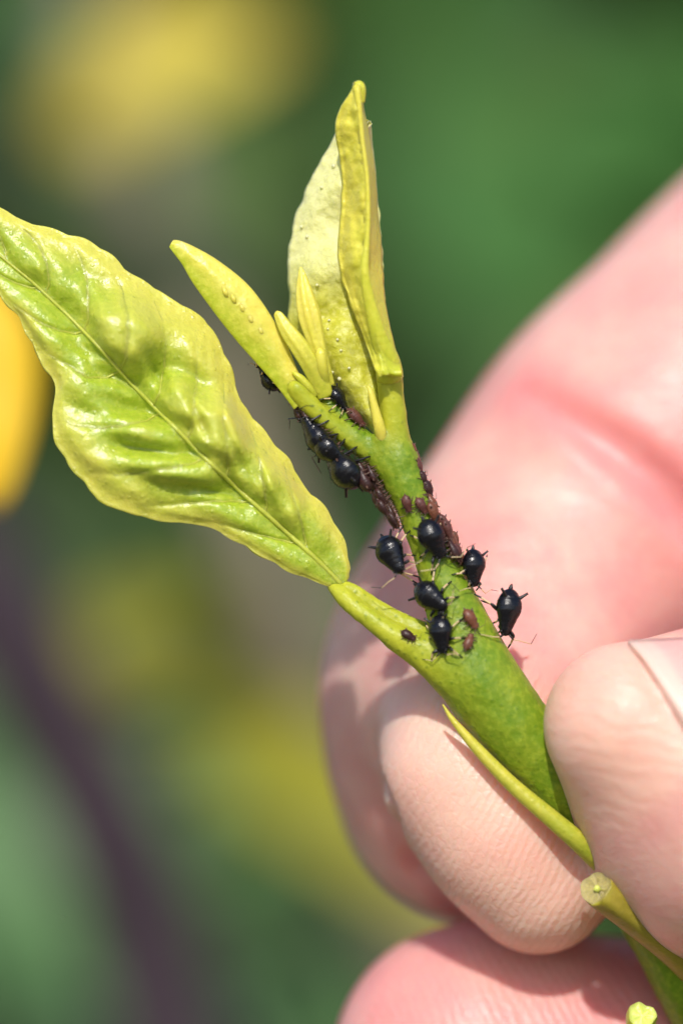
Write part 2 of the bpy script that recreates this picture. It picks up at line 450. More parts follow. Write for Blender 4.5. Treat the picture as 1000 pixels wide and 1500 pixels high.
def nail(prims, A, ea, eb, na, nb, dirn, lift, name='nail', free_w=.1):
    """plate laid on the finger: A corner, ea along the free edge, eb back towards the root (layout points)"""
    g = [(i / na, j / nb) for i in range(na + 1) for j in range(nb + 1)]
    o = np.array([A + ea * a + eb * b + ea * .0 for a, b in g])
    h, ok = march(prims, o - dirn * 600, np.tile(dirn, (len(o), 1)), 1600)
    nr = field_grad(prims, h)
    lf = np.array([lift * (1 - .9 * max(0, abs(a - .5) * 2 - .75) / .25) * (1 if b < .8 else 1 - (b - .8) * 5) for a, b in g])
    v = h + nr * lf[:, None]
    f = [(i * (nb + 1) + j, (i + 1) * (nb + 1) + j, (i + 1) * (nb + 1) + j + 1, i * (nb + 1) + j + 1) for i in range(na) for j in range(nb)]
    ob = mk(name, v, f, M_nail, hand, attrs={'free': np.array([1 - sst(np.array(b), free_w * .8, free_w * 1.3) for a, b in g])})
    md = ob.modifiers.new('thickness', 'SOLIDIFY'); md.thickness = 9 * U; md.offset = 0
    return ob
A = P(917, 942, -50)
nail(THUMB, A, P(1046, 1142, -50) - A, P(1290, 925, -50) - A, 26, 30, unit(np.array([0, 1.0, 0])), 9, free_w=.085)
# ---------------------------------------------------------------- the citrus shoot
SP = [
 Prim([(1290, 1960, 210, 70), (1120, 1640, 165, 66), (1036, 1469, 130, 62), (952, 1322, 95, 58), (884, 1235, 62, 54), (822, 1148, 30, 55), (752, 1064, 6, 56),
       (700, 985, 0, 55), (669, 905, 0, 42), (646, 838, 0, 34), (625, 785, 0, 29.5), (608, 745, 0, 28), (594, 710, 0, 28), (584, 672, 0, 25)], 8, 5),
 Prim([(584, 672, 0, 24), (580, 640, -2, 20.5), (575, 600, -4, 19), (571, 565, -6, 19), (570, 545, -6, 20)], 14, 4),               # stalk of the folded leaf
 Prim([(592, 708, 0, 25), (562, 676, 1, 21.5), (532, 650, 3, 19), (508, 627, 5, 17), (490, 603, 7, 14), (477, 578, 8, 12), (466, 550, 8, 9)], 14, 4),  # left fork
 Prim([(522, 652, -2, 14), (492, 628, -8, 14), (463, 602, -12, 15), (441, 579, -13, 15), (430, 568, -13, 12)], 9, 4),           # stalk of the slender leaf
 Prim([(482, 853, 22, 7), (496, 868, 6, 11.5), (515, 886, -3, 13.5), (540, 906, -8, 15), (577, 932, -10, 19), (615, 953, -9, 25), (652, 976, -6, 34), (698, 1005, 0, 44)], 26, 4),  # stalk of the broad leaf
 Prim([(508, 858, 8, 7), (526, 870, 8, 9.5), (550, 887, 8, 10.5), (590, 910, 6, 12), (625, 927, 4, 14), (655, 942, 2, 16)], 4, 4),                # its wing
 Prim([(556, 640, -14, 9), (564, 654, -8, 12)], 12, 1),
 Prim([(434, 567, -22, 7), (442, 573, -20, 6)], 8, 1),
]
root = thing('citrus_shoot', 'yellow-green citrus shoot with a broad puckered leaf, pinched between finger and thumb', 'shoot', P(1290, 1960, 210))
sv, sf = nets(SP, P(380, 1965, -100) * np.array([1, 1, 1]), (P(1330, 500, 0)[0] + 60, 330, P(0, 525, 0)[2]), 3.8, 2)
nv = np.array([nz(p, .02, 3) for p in sv]); nv2 = np.array([nz(p, .07, 9) for p in sv])
axis = SP[0].q[:, :3]
gN = field_grad(SP, sv)
sv = sv + gN * (nv2 * 1.0 + nv * 1.6)[:, None]
px_ = sv[:, 0] / ((D + sv[:, 1]) / D) + 500; py_ = 750 - sv[:, 2] / ((D + sv[:, 1]) / D)
e_pet = np.minimum(SP[4].eval(*sv.T), SP[5].eval(*sv.T)); e_pet2 = np.minimum(SP[1].eval(*sv.T), SP[3].eval(*sv.T)); e_main = SP[0].eval(*sv.T)
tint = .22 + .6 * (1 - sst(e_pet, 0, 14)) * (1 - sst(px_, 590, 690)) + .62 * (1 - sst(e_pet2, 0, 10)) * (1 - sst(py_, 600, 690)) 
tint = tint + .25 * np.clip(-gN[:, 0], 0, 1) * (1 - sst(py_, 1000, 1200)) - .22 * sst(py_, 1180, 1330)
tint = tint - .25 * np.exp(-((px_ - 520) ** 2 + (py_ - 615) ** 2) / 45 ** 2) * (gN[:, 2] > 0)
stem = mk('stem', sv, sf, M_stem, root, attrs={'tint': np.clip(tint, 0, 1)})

# thorns and cut stubs
def rod(name, pts, mat, par=root, n=8, seg=16, flat=1.0, ref=None, shape=None, tint=None, **kw):
    q = crom([list(P(*p[:3])) + [p[3]] for p in pts], n)
    v, f = tube(q[:, :3], q[:, 3], seg, ref, flat, shape)
    tt = np.repeat(np.linspace(*(tint or (.5, .5)), len(q)), seg)
    return mk(name, v, f, mat, par, attrs={'tint': tt}, **kw)
rod('thorn', [(648, 1032, -22, 1.2), (664, 1056, -24, 4.5), (698, 1096, -27, 8.5), (748, 1148, -32, 11), (800, 1193, -34, 13), (846, 1232, -26, 15), (890, 1270, 10, 19)], M_thorn, tint=(.95, .3), seg=20)
rod('thorn', [(539, 565, -26, 1.5), (543, 576, -27, 4.5), (549, 600, -26, 6.5), (555, 625, -22, 8.5), (560, 646, -12, 9)], M_bud, tint=(1.0, .7))

def stub(pts, r, seg, mat, label=None, pith=True, notch=.12, slant=0.0, face=None):
    q = crom([list(P(*p)) for p in pts], 5)
    rad = np.full(len(q), r, float); rad[0] *= .93
    v, f = tube(q, rad, seg, None, 1, lambda a, s: 1 + (notch * math.sin(3 * a + 1) * .5 + notch * .4 * math.sin(7 * a)) * (1 - s) + .03 * math.sin(5 * a), cap=False)
    # ragged slanting cut face, dished towards the middle
    t = unit(q[1] - q[0]); v[:seg] += np.outer([(notch * 30) * math.sin(2 * a + .5) for a in np.linspace(0, 2 * np.pi, seg, endpoint=False)], t)
    v[:seg] += np.outer(-(v[:seg, 1] - q[0][1]) * slant, t)
    o = mk('cut_stub', v, f, mat, root)
    rim = v[:seg]; c = rim.mean(0); rows = [rim * 1.0]
    for k_ in (.9, .7, .45, .2): rows.append(c + (rim - c) * k_ + t * (2.5 if k_ < .95 else 0) + np.array([[nz(p, .2, 5) * 5.0] for p in rim]) * t)
    vv = np.vstack(rows + [c + t * 2]); ff = []
    for i in range(4):
        for j in range(seg): ff.append((i * seg + j, i * seg + (j + 1) % seg, (i + 1) * seg + (j + 1) % seg, (i + 1) * seg + j))
    for j in range(seg): ff.append((4 * seg + j, 4 * seg + (j + 1) % seg, 5 * seg))
    mk('cut_face', vv, [x[::-1] for x in ff], face or M_cut, o)
    if pith:
        a = unit(np.cross(t, [0, 1, 0])); pv, pf = tube(np.array([c + t * 4, c - t * 3, c - t * 5]), np.array([r * .2, r * .2, r * .1]), 12)
        mk('pith', pv, pf, M_pith, o)
    return o
stub([(874, 1302, -40), (896, 1319, -32), (940, 1352, 0), (1000, 1402, 50), (1050, 1460, 110)], 25.5, 40, M_stub, notch=.05, slant=.75)
stub([(940, 1487, -30), (938, 1503, 0), (955, 1550, 60), (1040, 1600, 120), (1085, 1600, 140)], 22, 24, M_bud, pith=False, notch=.12, face=M_pith)

# ---- broad leaf
def solid(o, th, off=1.0):
    m = o.modifiers.new('thickness', 'SOLIDIFY'); m.thickness = th * U
    nn = np.empty(len(o.data.polygons) * 3); o.data.polygons.foreach_get('normal', nn); m.offset = -1.0 if nn.reshape(-1, 3)[:, 1].mean() < 0 else 1.0
    return o
def frame2(base, tip):
    b = np.array(base, float); a = unit(np.array(tip, float) - b); n = np.array([a[1], -a[0]]); return b, a, n
B0, AX, NX = frame2((503, 859), (-88, 296))
if NX[1] > 0: NX = -NX                                   # towards the upper margin
def st(p): q = np.array(p, float) - B0; return q @ AX, q @ NX
up = [(503, 859), (511, 850), (514, 832), (504, 790), (481, 750), (441, 705), (420, 670), (386, 630), (353, 590), (345, 560), (326, 510), (301, 466), (250, 438), (190, 398), (150, 364), (120, 349), (62, 331), (22, 319), (0, 301), (-45, 292), (-88, 296)]
lo_ = [(503, 859), (496, 864), (470, 855), (420, 836), (360, 801), (310, 772), (260, 766), (200, 756), (150, 736), (110, 692), (80, 646), (76, 608), (83, 566), (62, 530), (30, 470), (0, 431), (-40, 370), (-88, 296)]
mi = [(503, 859), (462, 818), (420, 780), (360, 727), (300, 671), (245, 615), (190, 560), (145, 508), (100, 462), (50, 415), (0, 374), (-50, 330), (-88, 296)]
def fn(pts):
    a = np.array([st(p) for p in pts]); o = np.argsort(a[:, 0], kind='stable'); return a[o, 0], a[o, 1]
us, ut = fn(up); ls, lt = fn(lo_); ms_, mt = fn(mi)
LEN = st((-88, 296))[0]
def sm_interp(x, xs, ys):
    return (np.interp(x - 7, xs, ys) + np.interp(x, xs, ys) * 2 + np.interp(x + 7, xs, ys)) / 4
# swollen fields between the side veins: (x, y, half length, half width, angle of long axis, height)
BUMPS = [(183, 490, 54, 44, 60, 50), (132, 440, 34, 20, 60, 11), (262, 589, 36, 29, 70, 44), (318, 630, 50, 36, 76, 56), (255, 500, 50, 24, 50, 12),
         (370, 690, 50, 27, 66, 26), (412, 728, 44, 24, 66, 22), (450, 775, 40, 22, 60, 10), (80, 400, 40, 22, 55, 9), (40, 380, 30, 18, 50, 6), (300, 520, 40, 26, 60, 10),
         (222, 634, 66, 20, 12, 30), (262, 686, 72, 23, 10, 36), (150, 580, 60, 24, 25, 13), (130, 650, 55, 34, 30, 12), (190, 700, 60, 26, 20, 9), (340, 745, 70, 22, 20, 9), (60, 470, 46, 20, 48, 8), (95, 520, 44, 18, 40, 8), (420, 806, 56, 16, 30, 5)]
DIPS = [(200, 600, 50, 16, 18, 20), (240, 664, 60, 9, 10, 10), (228, 545, 46, 10, 62, 12), (292, 612, 40, 8, 66, 14), (345, 662, 46, 9, 66, 12), (150, 520, 40, 10, 20, 7), (300, 716, 66, 9, 14, 8), (388, 716, 40, 8, 66, 8)]
def relief(x, y):
    h = 0.0
    for L_, sg in ((BUMPS, 1), (DIPS, -1)):
        for (cx, cy, a, b, an, ht) in L_:
            c, s = math.cos(math.radians(an)), math.sin(math.radians(an)); dx, dy = x - cx, y - cy
            q = ((dx * c + dy * s) / a) ** 2 + ((-dx * s + dy * c) / b) ** 2
            if q < 6: h += sg * ht * (math.exp(-q ** 1.9 * .8) if sg > 0 else math.exp(-q * 1.2))
    return h
NS, NV = 230, 46
VS_U = (22, 44, 66, 88, 108, 128, 150, 172, 194); VS_L = (26, 52, 78, 104, 128, 150, 176, 198)
lv = []; tints = []; ridge_pts = []
for i in range(NS + 1):
    s = LEN * (i / NS) ** 1.0
    tm = sm_interp(s, ms_, mt); tu = max(sm_interp(s, us, ut), tm + .3); tl = min(sm_interp(s, ls, lt), tm - .3)
    for j in range(-NV, NV + 1):
        v = j / NV; av = abs(v)
        wdt = (tu - tm) if v > 0 else (tm - tl)
        t = tm + v * wdt
        scal = 2.6 * (abs(math.sin(s * .066 + (1.3 if v > 0 else 0) + .8 * noise.noise((s * .013, v, 0)))) - .5) + 3.0 * noise.noise((s * .025, 7 + (v > 0), 0))
        t += (1 if v > 0 else -1) * scal * sst(np.array(av), .8, 1.0) * min(1, wdt / 40)
        x, y = B0 + AX * s + NX * t
        env = 1 - sst(np.array(av), .72, 1.0)
        h = relief(x, y) * env * 1.15 + 3.0 * noise.noise((x * .02, y * .02, 1)) + 1.5 * noise.noise((x * .06, y * .06, 4))
        # rolling: blade is a shallow trough along the midrib, margins turn back
        h += 7 * (1 - math.exp(-(t - tm) ** 2 / 18 ** 2)) * min(1, wdt / 60) - 9 * sst(np.array(av), .8, 1.0) * min(1, wdt / 90)
        vs = VS_U if v > 0 else VS_L; a_ = av / .88; ir = i - (14 + 16 * a_) * a_; dn = min(abs(ir - q_) for q_ in vs)
        h += (-5.0 * math.exp(-(dn / 1.7) ** 2) + 3.0 * (1 - math.exp(-(dn / 5.0) ** 2))) * max(0, 1 - a_) ** .5 * float(sst(np.array(av), .02, .12))
        slope = .20 * (t - tm) if v > 0 else .20 * (t - tm)
        d = slope - h + 34 * math.sin(math.pi * min(1, s / LEN)) * -.6 + 10
        lv.append(P(x, y, d)); tints.append(.16 + .78 * float(sst(np.array(av), .4, 1.0)) - .15 * (v < 0) + .02 * relief(x, y) * .3)
        if j == 0: ridge_pts.append((s, x, y, d))
W_ = 2 * NV + 1
lf = [(i * W_ + j, i * W_ + j + 1, (i + 1) * W_ + j + 1, (i + 1) * W_ + j) for i in range(NS) for j in range(2 * NV)]
leaf = solid(mk('leaf', lv, [q[::-1] for q in lf], M_leaf, root, attrs={'tint': np.clip(tints, 0, 1)}), 9, -1)
leaf['label'] = 'broad puckered yellow-green leaf'
mr = np.array([P(x, y, d - 1.2) for s, x, y, d in ridge_pts])[::3]
v, f = tube(mr, np.linspace(3.8, 1.6, len(mr)), 8, np.array([NX[0], 0, -NX[1]]), .8)
mk('midrib', v, f, M_vein, leaf)
lv = np.array(lv).reshape(NS + 1, W_, 3)
for side, starts in ((1, VS_U), (-1, VS_L)):
    for i0 in starts:
        pts = []
        for k_ in range(13):
            a_ = k_ / 12; i = min(NS, int(i0 + (14 + 16 * a_) * a_)); j = NV + int(round(side * NV * .88 * a_))
            pts.append(lv[i, j] + np.array([0, .5, 0]))
        q = crom(pts, 2)
        v, f = tube(q, np.linspace(1.9, .5, len(q)), 6)
        mk('side_vein', v, f, M_vein, leaf)

# ---- leaves lofted between rails
def loft(name, mat, rails, n, depth, th=7, seg=22, rough=1.2, seed=0, off=1.0, tintf=None, par=root, ripple=0):
    """rails: left and right margins as (x,y) lists from tip to base; depth(a,b): a along 0 tip..1 base, b across 0..1"""
    L_ = crom([(x, y, 0) for x, y in rails[0]], 12); R_ = crom([(x, y, 0) for x, y in rails[1]], 12)
    def even(c):
        d = np.r_[0, np.cumsum(np.linalg.norm(np.diff(c, axis=0), axis=1))]; u = np.linspace(0, d[-1], n + 1)
        return np.stack([np.interp(u, d, c[:, k]) for k in range(2)], 1)
    L_, R_ = even(L_), even(R_); V = []; T = []
    for i in range(n + 1):
        a = i / n
        for j in range(seg + 1):
            b = j / seg; p = L_[i] * (1 - b) + R_[i] * b
            e = float(sst(np.array(abs(b - .5) * 2), .75, 1))
            sc_ = ripple * noise.noise((a * 22, seed + (b > .5), 0)) * e * math.sin(math.pi * a)
            p = p + unit(R_[i] - L_[i] + 1e-6) * (sc_ if b > .5 else -sc_)
            d = depth(a, b) + rough * 2.2 * noise.noise((p[0] * .03, p[1] * .03, seed)) * (1 - e * .5) + rough * noise.noise((p[0] * .09, p[1] * .09, seed + 3))
            V.append(P(p[0], p[1], d)); T.append(tintf(a, b) if tintf else .5 + .4 * abs(b - .5) * 2)
    m = seg + 1
    F = [(i * m + j, (i + 1) * m + j, (i + 1) * m + j + 1, i * m + j + 1) for i in range(n) for j in range(seg)]
    o = mk(name, V, F, mat, par, attrs={'tint': np.clip(T, 0, 1)})
    return solid(o, th, off), np.array(V).reshape(n + 1, m, 3)

# leaf behind; sunlit paleness above and shade below are painted into its tint
def dp3(a, b):
    return 46 - 34 * math.sin(math.pi * b) - 30 * a + (26 * (1 - b) ** 2) * math.sin(math.pi * a) - 9 * math.sin(a * 26 + b * 4) * math.sin(math.pi * b) * (1 if a < .62 else .5)
pale_leaf, g3 = loft('leaf', M_sunlit, [[(538, 176), (520, 186), (494, 192), (478, 222), (461, 250), (442, 290), (431, 322), (425, 352), (421, 392), (424, 432), (422, 470), (430, 502), (448, 532), (482, 566), (516, 602), (546, 634)],
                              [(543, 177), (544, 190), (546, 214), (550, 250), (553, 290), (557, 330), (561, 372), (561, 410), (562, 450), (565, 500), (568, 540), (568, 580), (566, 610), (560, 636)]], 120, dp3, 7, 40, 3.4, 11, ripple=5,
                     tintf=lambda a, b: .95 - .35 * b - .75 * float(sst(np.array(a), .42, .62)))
pale_leaf['label'] = 'pale cream-green leaf with sunlight painted into its top, standing behind the folded one'
rng = random.Random(4)
dv, df = [], []
for (x, y, r) in [(488, 242, 3.4), (470, 275, 3.0), (441, 332, 2.8), (450, 345, 3.0), (463, 418, 2.6), (465, 455, 3.6), (483, 468, 2.2), (480, 480, 2.0), (495, 497, 2.4), (477, 520, 2.0), (500, 515, 2.2), (488, 545, 2.6), (512, 540, 2.4), (497, 556, 3.2)]:
    i, j = min(((i, j) for i in range(121) for j in range(41)), key=lambda k: (g3[k][0] + 500 - x) ** 2 + (750 - g3[k][2] - y) ** 2)
    c = g3[i, j] + np.array([0, -2, 0]); k0 = len(dv)
    for la in range(5):
        for lo2 in range(8):
            th_, ph_ = la / 4 * math.pi, lo2 / 8 * 2 * math.pi
            dv.append(c + r * np.array([math.sin(th_) * math.cos(ph_), math.cos(th_) * .8, math.sin(th_) * math.sin(ph_)]))
    for la in range(4):
        for lo2 in range(8): df.append((k0 + la * 8 + lo2, k0 + la * 8 + (lo2 + 1) % 8, k0 + la * 8 + 8 + (lo2 + 1) % 8, k0 + la * 8 + 8 + lo2))
dd = mk('glint_beads', dv, df, M_bead, pale_leaf); dd['kind'] = 'stuff'  # pale beads put in as the small glints on this leaf

# folded upright leaf: two halves meeting on a ridge
ridge = [(524, 128), (524, 150), (530, 200), (536, 255), (538, 310), (536, 355), (531, 395), (535, 430), (547, 480), (560, 522), (570, 548)]
def dpL(a, b): return -52 + 50 * (1 - b) ** 1.6 * (math.sin(math.pi * min(1, a * 1.02)) ** .6 if 0 < a < .97 else 0) - 7 * noise.noise((a * 9, b * 2.5, 3)) * math.sin(math.pi * b) - 7 * math.exp(-((b - .06) / .07) ** 2) * math.sin(math.pi * a)
def dpR(a, b): return -52 + 58 * b ** 1.3 * (math.sin(math.pi * min(1, a)) ** .5 if 0 < a < 1 else 0) + 0
fl, g4 = loft('leaf', M_fold, [[(518, 124), (512, 136), (497, 160), (490, 188), (496, 228), (500, 275), (496, 335), (494, 375), (503, 418), (518, 458), (536, 505), (546, 534), (553, 552)], ridge], 110, dpL, 7, 22, 4.0, 21, ripple=3,
                tintf=lambda a, b: .55 + .45 * (1 - b) - .5 * float(sst(np.array(a), .7, 1)))
fl['label'] = 'upright folded yellow leaf'
half, _ = loft('leaf_half', M_fold, [ridge, [(530, 128), (532, 150), (541, 200), (550, 255), (553, 310), (558, 352), (561, 400), (566, 450), (578, 506), (585, 530), (588, 545)]], 100, dpR, 7, 14, 1.0, 27, par=fl, ripple=2, tintf=lambda a, b: .75 - .6 * float(sst(np.array(a), .6, 1)))
rod('midrib', [(522, 126, -52, 6), (524, 140, -54, 5), (530, 200, -54, 3.5), (537, 258, -55, 3.5), (539, 312, -56, 3.5), (537, 356, -57, 4.5), (534, 396, -58, 7), (541, 440, -52, 9), (554, 490, -42, 13), (568, 530, -26, 18), (571, 552, -12, 20)], M_fold, fl, tint=(.9, .2), seg=14)
rod('leaf_tip', [(520, 124, -46, 5), (526, 126, -48, 8), (530, 134, -48, 6), (530, 150, -46, 4)], M_bud, fl, tint=(.5, .4), seg=10)

# slender leaf, still closed along its midrib
pts = [(251, 357, 0, 6), (260, 362, -2, 10), (279, 377, -4, 16), (302, 400, -7, 24), (338, 438, -10, 30.5), (368, 477, -12, 30), (397, 518, -13, 25), (419, 553, -14, 18.5), (432, 572, -14, 17), (445, 588, -13, 18)]
q = crom([list(P(*p[:3])) + [p[3]] for p in pts], 8)
perp = np.array([.78, 0, .62])
def shp(th, s): return (1 + .06 * math.cos(2 * th)) * (1 - .17 * abs(math.sin(2 * th + .35)) ** 1.5) + .05 * math.exp(-((th - 0) / .3) ** 2)
v, f = tube(q[:, :3], q[:, 3], 28, perp, .42, shp)
v = v + np.array([[0, 1.6 * nz(p, .05, 2) + .8 * nz(p, .15, 5), 0] for p in v])
th_ = np.tile(np.linspace(0, 2 * np.pi, 28, endpoint=False), len(q))
sl = mk('leaf', v, f, M_bud, root, attrs={'tint': .5 + .45 * np.cos(th_)}); sl['label'] = 'slender closed young leaf with a blunt tip'
for (x, y) in [(329, 427), (341, 437), (354, 451), (366, 467), (381, 484)]:
    rod('blister', [(x - 3, y - 8, -19, 1.2), (x, y - 2, -21.6, 3.4), (x + 2, y + 3, -22.0, 3.4), (x + 5, y + 9, -19, 1.2)], M_bud, sl, n=3, seg=8, tint=(.9, .9))
# two small bud leaves and their stalks
def budleaf(pts, tint, flat=.5, gro=.34, ref=np.array([1., 0, .3])):
    q = crom([list(P(*p[:3])) + [p[3]] for p in pts], 8)
    v, f = tube(q[:, :3], q[:, 3], 30, ref, flat, lambda t, s: 1 - gro * abs(math.sin(3 * t + 1.1)) ** 4 * math.sin(math.pi * min(1, s * 1.1) if s < .9 else .1))
    return mk('bud_leaf', v, f, M_bud, root, attrs={'tint': np.repeat(np.linspace(*tint, len(q)), 30)})
budleaf([(440, 391, -6, 1.5), (442, 402, -8, 6), (446, 430, -12, 13.5), (453, 462, -15, 17.5), (460, 490, -16, 15), (467, 514, -16, 12), (472, 540, -12, 13), (478, 566, -4, 13)], (1, .5), .55)
budleaf([(405, 456, -22, 2), (408, 462, -24, 7), (421, 484, -28, 11.5), (437, 506, -30, 14), (452, 530, -26, 14), (466, 556, -16, 14), (478, 580, -6, 14)], (.8, .35), .6, .22, np.array([.8, 0, .6]))
rod('bud_scale', [(465, 512, -22, 3), (469, 518, -24, 8), (472, 540, -22, 8.5), (477, 566, -8, 7)], M_bud, root, tint=(.8, .4), seg=14)
rod('bud_scale', [(428, 545, -22, 1.5), (434, 549, -23, 4), (442, 556, -22, 6), (453, 569, -18, 6), (462, 580, -12, 4)], M_bud, root, tint=(.4, .3), seg=12)

# ---------------------------------------------------------------- aphids
def hitpoint(x, y):
    h = on_surface(SP, [(x, y)], -400)[0]; return h, field_grad(SP, h[None])[0]
AD = [(-.50, .015), (-.485, .09), (-.45, .155), (-.39, .22), (-.3, .285), (-.2, .325), (-.1, .335), (0, .318), (.09, .275), (.17, .245), (.24, .215), (.30, .19), (.35, .172), (.40, .155), (.44, .132), (.475, .10), (.495, .05), (.5, .012)]
NY = [(-.50, .012), (-.485, .07), (-.45, .125), (-.38, .18), (-.28, .225), (-.15, .245), (0, .235), (.12, .21), (.22, .18), (.30, .155), (.37, .145), (.43, .13), (.475, .095), (.5, .012)]
def aphid(x, y, ang, L, up=None, d=None, kind='adult', label='', group=None, seed=1, belly=.2, tilt=0.0, feet=None, wide=1.0, brown=None, reach=1.0, dark=False):
    r_ = random.Random(seed); wide *= r_.uniform(.94, 1.06)
    if kind == 'nymph': L *= 1.12 * r_.uniform(.85, 1.12); wide = r_.uniform(1.0, 1.18)
    if d is None:
        h, n = hitpoint(x, y); upv = n if up is None else unit(up)
        c = h + upv * belly * L
        if up is None: c = P(x, y, c[1])
    else:
        upv = unit(up); c = P(x, y, d)
    a = math.radians(ang); fw = np.array([math.cos(a), tilt, math.sin(a)])
    fw = unit(fw - upv * (fw @ upv)); rt = np.cross(fw, upv)
    W = lambda lx, ly, lz: c + L * (fw * lx + rt * ly + upv * lz)
    prof = crom(AD if kind == 'adult' else NY, 4); seg = 26
    V = []; F = []; MI = []
    for (lx, r) in prof:
        r = max(r, .004) * wide
        ringed = 1 - (.018 if kind == 'adult' else .035) * (math.sin(lx * 62) > .72)
        hz = .86 if lx < .1 else .86 - (lx - .1) * .5
        for k in range(seg):
            t = 2 * math.pi * k / seg
            yy = r * math.cos(t) * ringed; zz = r * hz * math.sin(t) * (ringed if math.sin(t) > 0 else .8) + (.03 if lx < 0 else .03 - lx * .12)
            bp = W(lx, yy, zz); V.append(bp + upv * .012 * L * noise.noise(Vector((lx * 9 + seed, yy * 9, zz * 9))))
    for i in range(len(prof) - 1):
        for k in range(seg):
            F.append((i * seg + k, i * seg + (k + 1) % seg, (i + 1) * seg + (k + 1) % seg, (i + 1) * seg + k)); MI.append(0)
    F.append(tuple(range(seg))[::-1]); F.append(tuple((len(prof) - 1) * seg + k for k in range(seg))); MI += [0, 0]
    def limb(pts, rads, mi, sg=7):
        v, f = tube(np.array(pts), np.array(rads) * L, sg); k0 = len(V)
        V.extend(list(v)); F.extend([tuple(k0 + i for i in q) for q in f])
        per = [mi[min(len(mi) - 1, i)] for i in range(len(pts) - 1)]
        MI.extend([m for m in per for _ in range(sg)] + [per[0], per[-1]])
    # siphons and tail
    cl = .2 if kind == 'adult' else .1
    for s in (-1, 1):
        b0 = np.array([-.31, s * .2 * wide, .15]); dr = unit(np.array([-.62, s * .72, .32]))
        pts = [W(*(b0 + dr * k)) for k in (-.05, 0, cl * .5, cl * .92, cl)]
        limb(pts, [.05, .042, .031, .027, .032], [2], 9)
    limb([W(-.46, 0, .02), W(-.52, 0, .03), W(-.57, 0, .045), W(-.6, 0, .06)], [.06, .045, .03, .012], [2], 8)
    # six legs
    default = [(.60, .40), (.20, .60), (-.40, .58)]
    for s in (-1, 1):
        for li in range(3):
            co = np.array([(.30, .15, .02)[li], s * .10, -.12])
            if feet and (s, li) in feet:
                fx, fy, fd = feet[(s, li)]; ft = P(fx, fy, fd)
            else:
                gx, gy = default[li]; sc_ = 1 if kind == 'adult' else .7
                sc_ *= reach; ft = W(gx * sc_ + r_.uniform(-.1, .1), s * (gy * sc_ + r_.uniform(-.1, .08)), -.26)
            dd_ = field_eval(SP, ft[None])[0]
            if abs(dd_) < (.55 if kind == 'adult' else .3) * L: ft = ft - field_grad(SP, ft[None])[0] * (dd_ - .012 * L)
            cw = W(*co); span = np.linalg.norm(ft - cw)
            kn = cw + (ft - cw) * (.44 if li < 2 else .40) + upv * (.13 + .05 * r_.random()) * L + rt * s * .05 * L
            m1 = cw + (kn - cw) * .3; tb = kn + (ft - kn) * .62; tb = tb + upv * .025 * L; te = kn + (ft - kn) * .86
            limb([cw, m1, cw + (kn - cw) * .72, kn], [.036, .034, .042, .032], [1, 2, 2])
            limb([kn, kn + (tb - kn) * .12, tb, te, ft], [.030, .024, .021, .020, .012], [2, 1, 2, 2])
    # antennae
    for s in (-1, 1):
        b0 = np.array([.46, s * .07, .03]); j = [r_.uniform(-.08, .08) for _ in range(4)]
        sp = [(.50, .10, .05), (.56, .17, .06), (.62 + j[0], .34 + j[1], .08), (.60 + j[2], .56 + j[3], .05), (.46 + j[0] * 2, .82 + j[1], .0)]
        if kind != 'adult': sp = [(a_ * .95, b_ * .8, c_) for a_, b_, c_ in sp]
        limb([W(*b0)] + [W(a_, s * b_, c_) for a_, b_, c_ in sp], [.024, .022, .016, .0115, .0095, .006], [2, 2, 1, 1, 2], 6)
    # eyes
    for s in (-1, 1):
        limb([W(.425, s * .115, .035), W(.425, s * .14, .038), W(.425, s * .155, .04)], [.03, .03, .012], [2], 8)
    mats = [M_black, M_limb if dark else M_tan, M_limb] if kind == 'adult' else [brown or M_brown, M_nlimb, M_nlimb]
    o = mk('aphid' if kind == 'adult' else 'aphid_nymph', V, F, mats, at=c, midx=MI)
    return _props(o, label, 'aphid', group or ('adult black aphids' if kind == 'adult' else 'brown aphid nymphs'))

toward = np.array([0, -1.0, 0])
ad = lambda *a, **k: aphid(*a, kind='adult', **k)
ad(634, 790, -63, 63, label='black aphid sitting squarely on the stem with a cross-shaped glint on its back', seed=3)
ad(574, 813, -52, 64, up=(-.55, -.8, .25), d=-30, label='plump black aphid hanging off the stem edge above the broad leaf stalk', seed=5,
   feet={(1, 0): (598, 850, -20), (-1, 0): (607, 828, -25), (1, 1): (590, 862, -10), (-1, 1): (606, 815, -20), (-1, 2): (598, 778, -25), (1, 2): (584, 772, -18)})
ad(693, 832, -95, 56, up=(.55, -.8, .2), d=-18, label='black aphid with two horn-like siphons raised, at the stem edge opposite the plump one', seed=8,
   feet={(1, 2): (668, 842, -30), (-1, 0): (704, 862, -6), (1, 0): (682, 862, -24)})
ad(632, 875, -22, 62, label='black aphid lying crosswise on the stem just above the stalk joint', seed=11)
ad(646, 929, -78, 58, label='glossy black aphid on the joint where the broad leaf stalk meets the stem', seed=14)
ad(743, 897, -101, 70, up=(.45, -.85, .1), d=-16, wide=.84, label='slim black aphid reaching out from the stem edge into the air beside the thumb', seed=17,
   feet={(1, 2): (698, 868, -22), (1, 1): (727, 910, -10), (1, 0): (735, 924, -6), (-1, 0): (746, 948, 6), (-1, 2): (703, 880, 4), (-1, 1): (738, 930, 14)})
ad(464, 637, 140, 72, up=(-.72, -.4, -.56), d=-14, label='black aphid clinging under the left fork with one siphon pointing out', seed=21, wide=.95, reach=.6, dark=True)
ad(502, 683, 150, 78, up=(-.70, -.45, -.56), d=-16, label='large black aphid under the left fork, next to the brown cluster', seed=23, reach=.6, dark=True)
ad(484, 661, -42, 58, up=(-.62, -.6, -.5), d=-24, label='smaller black aphid squeezed between the two larger ones under the left fork', seed=24, reach=.6, dark=True)
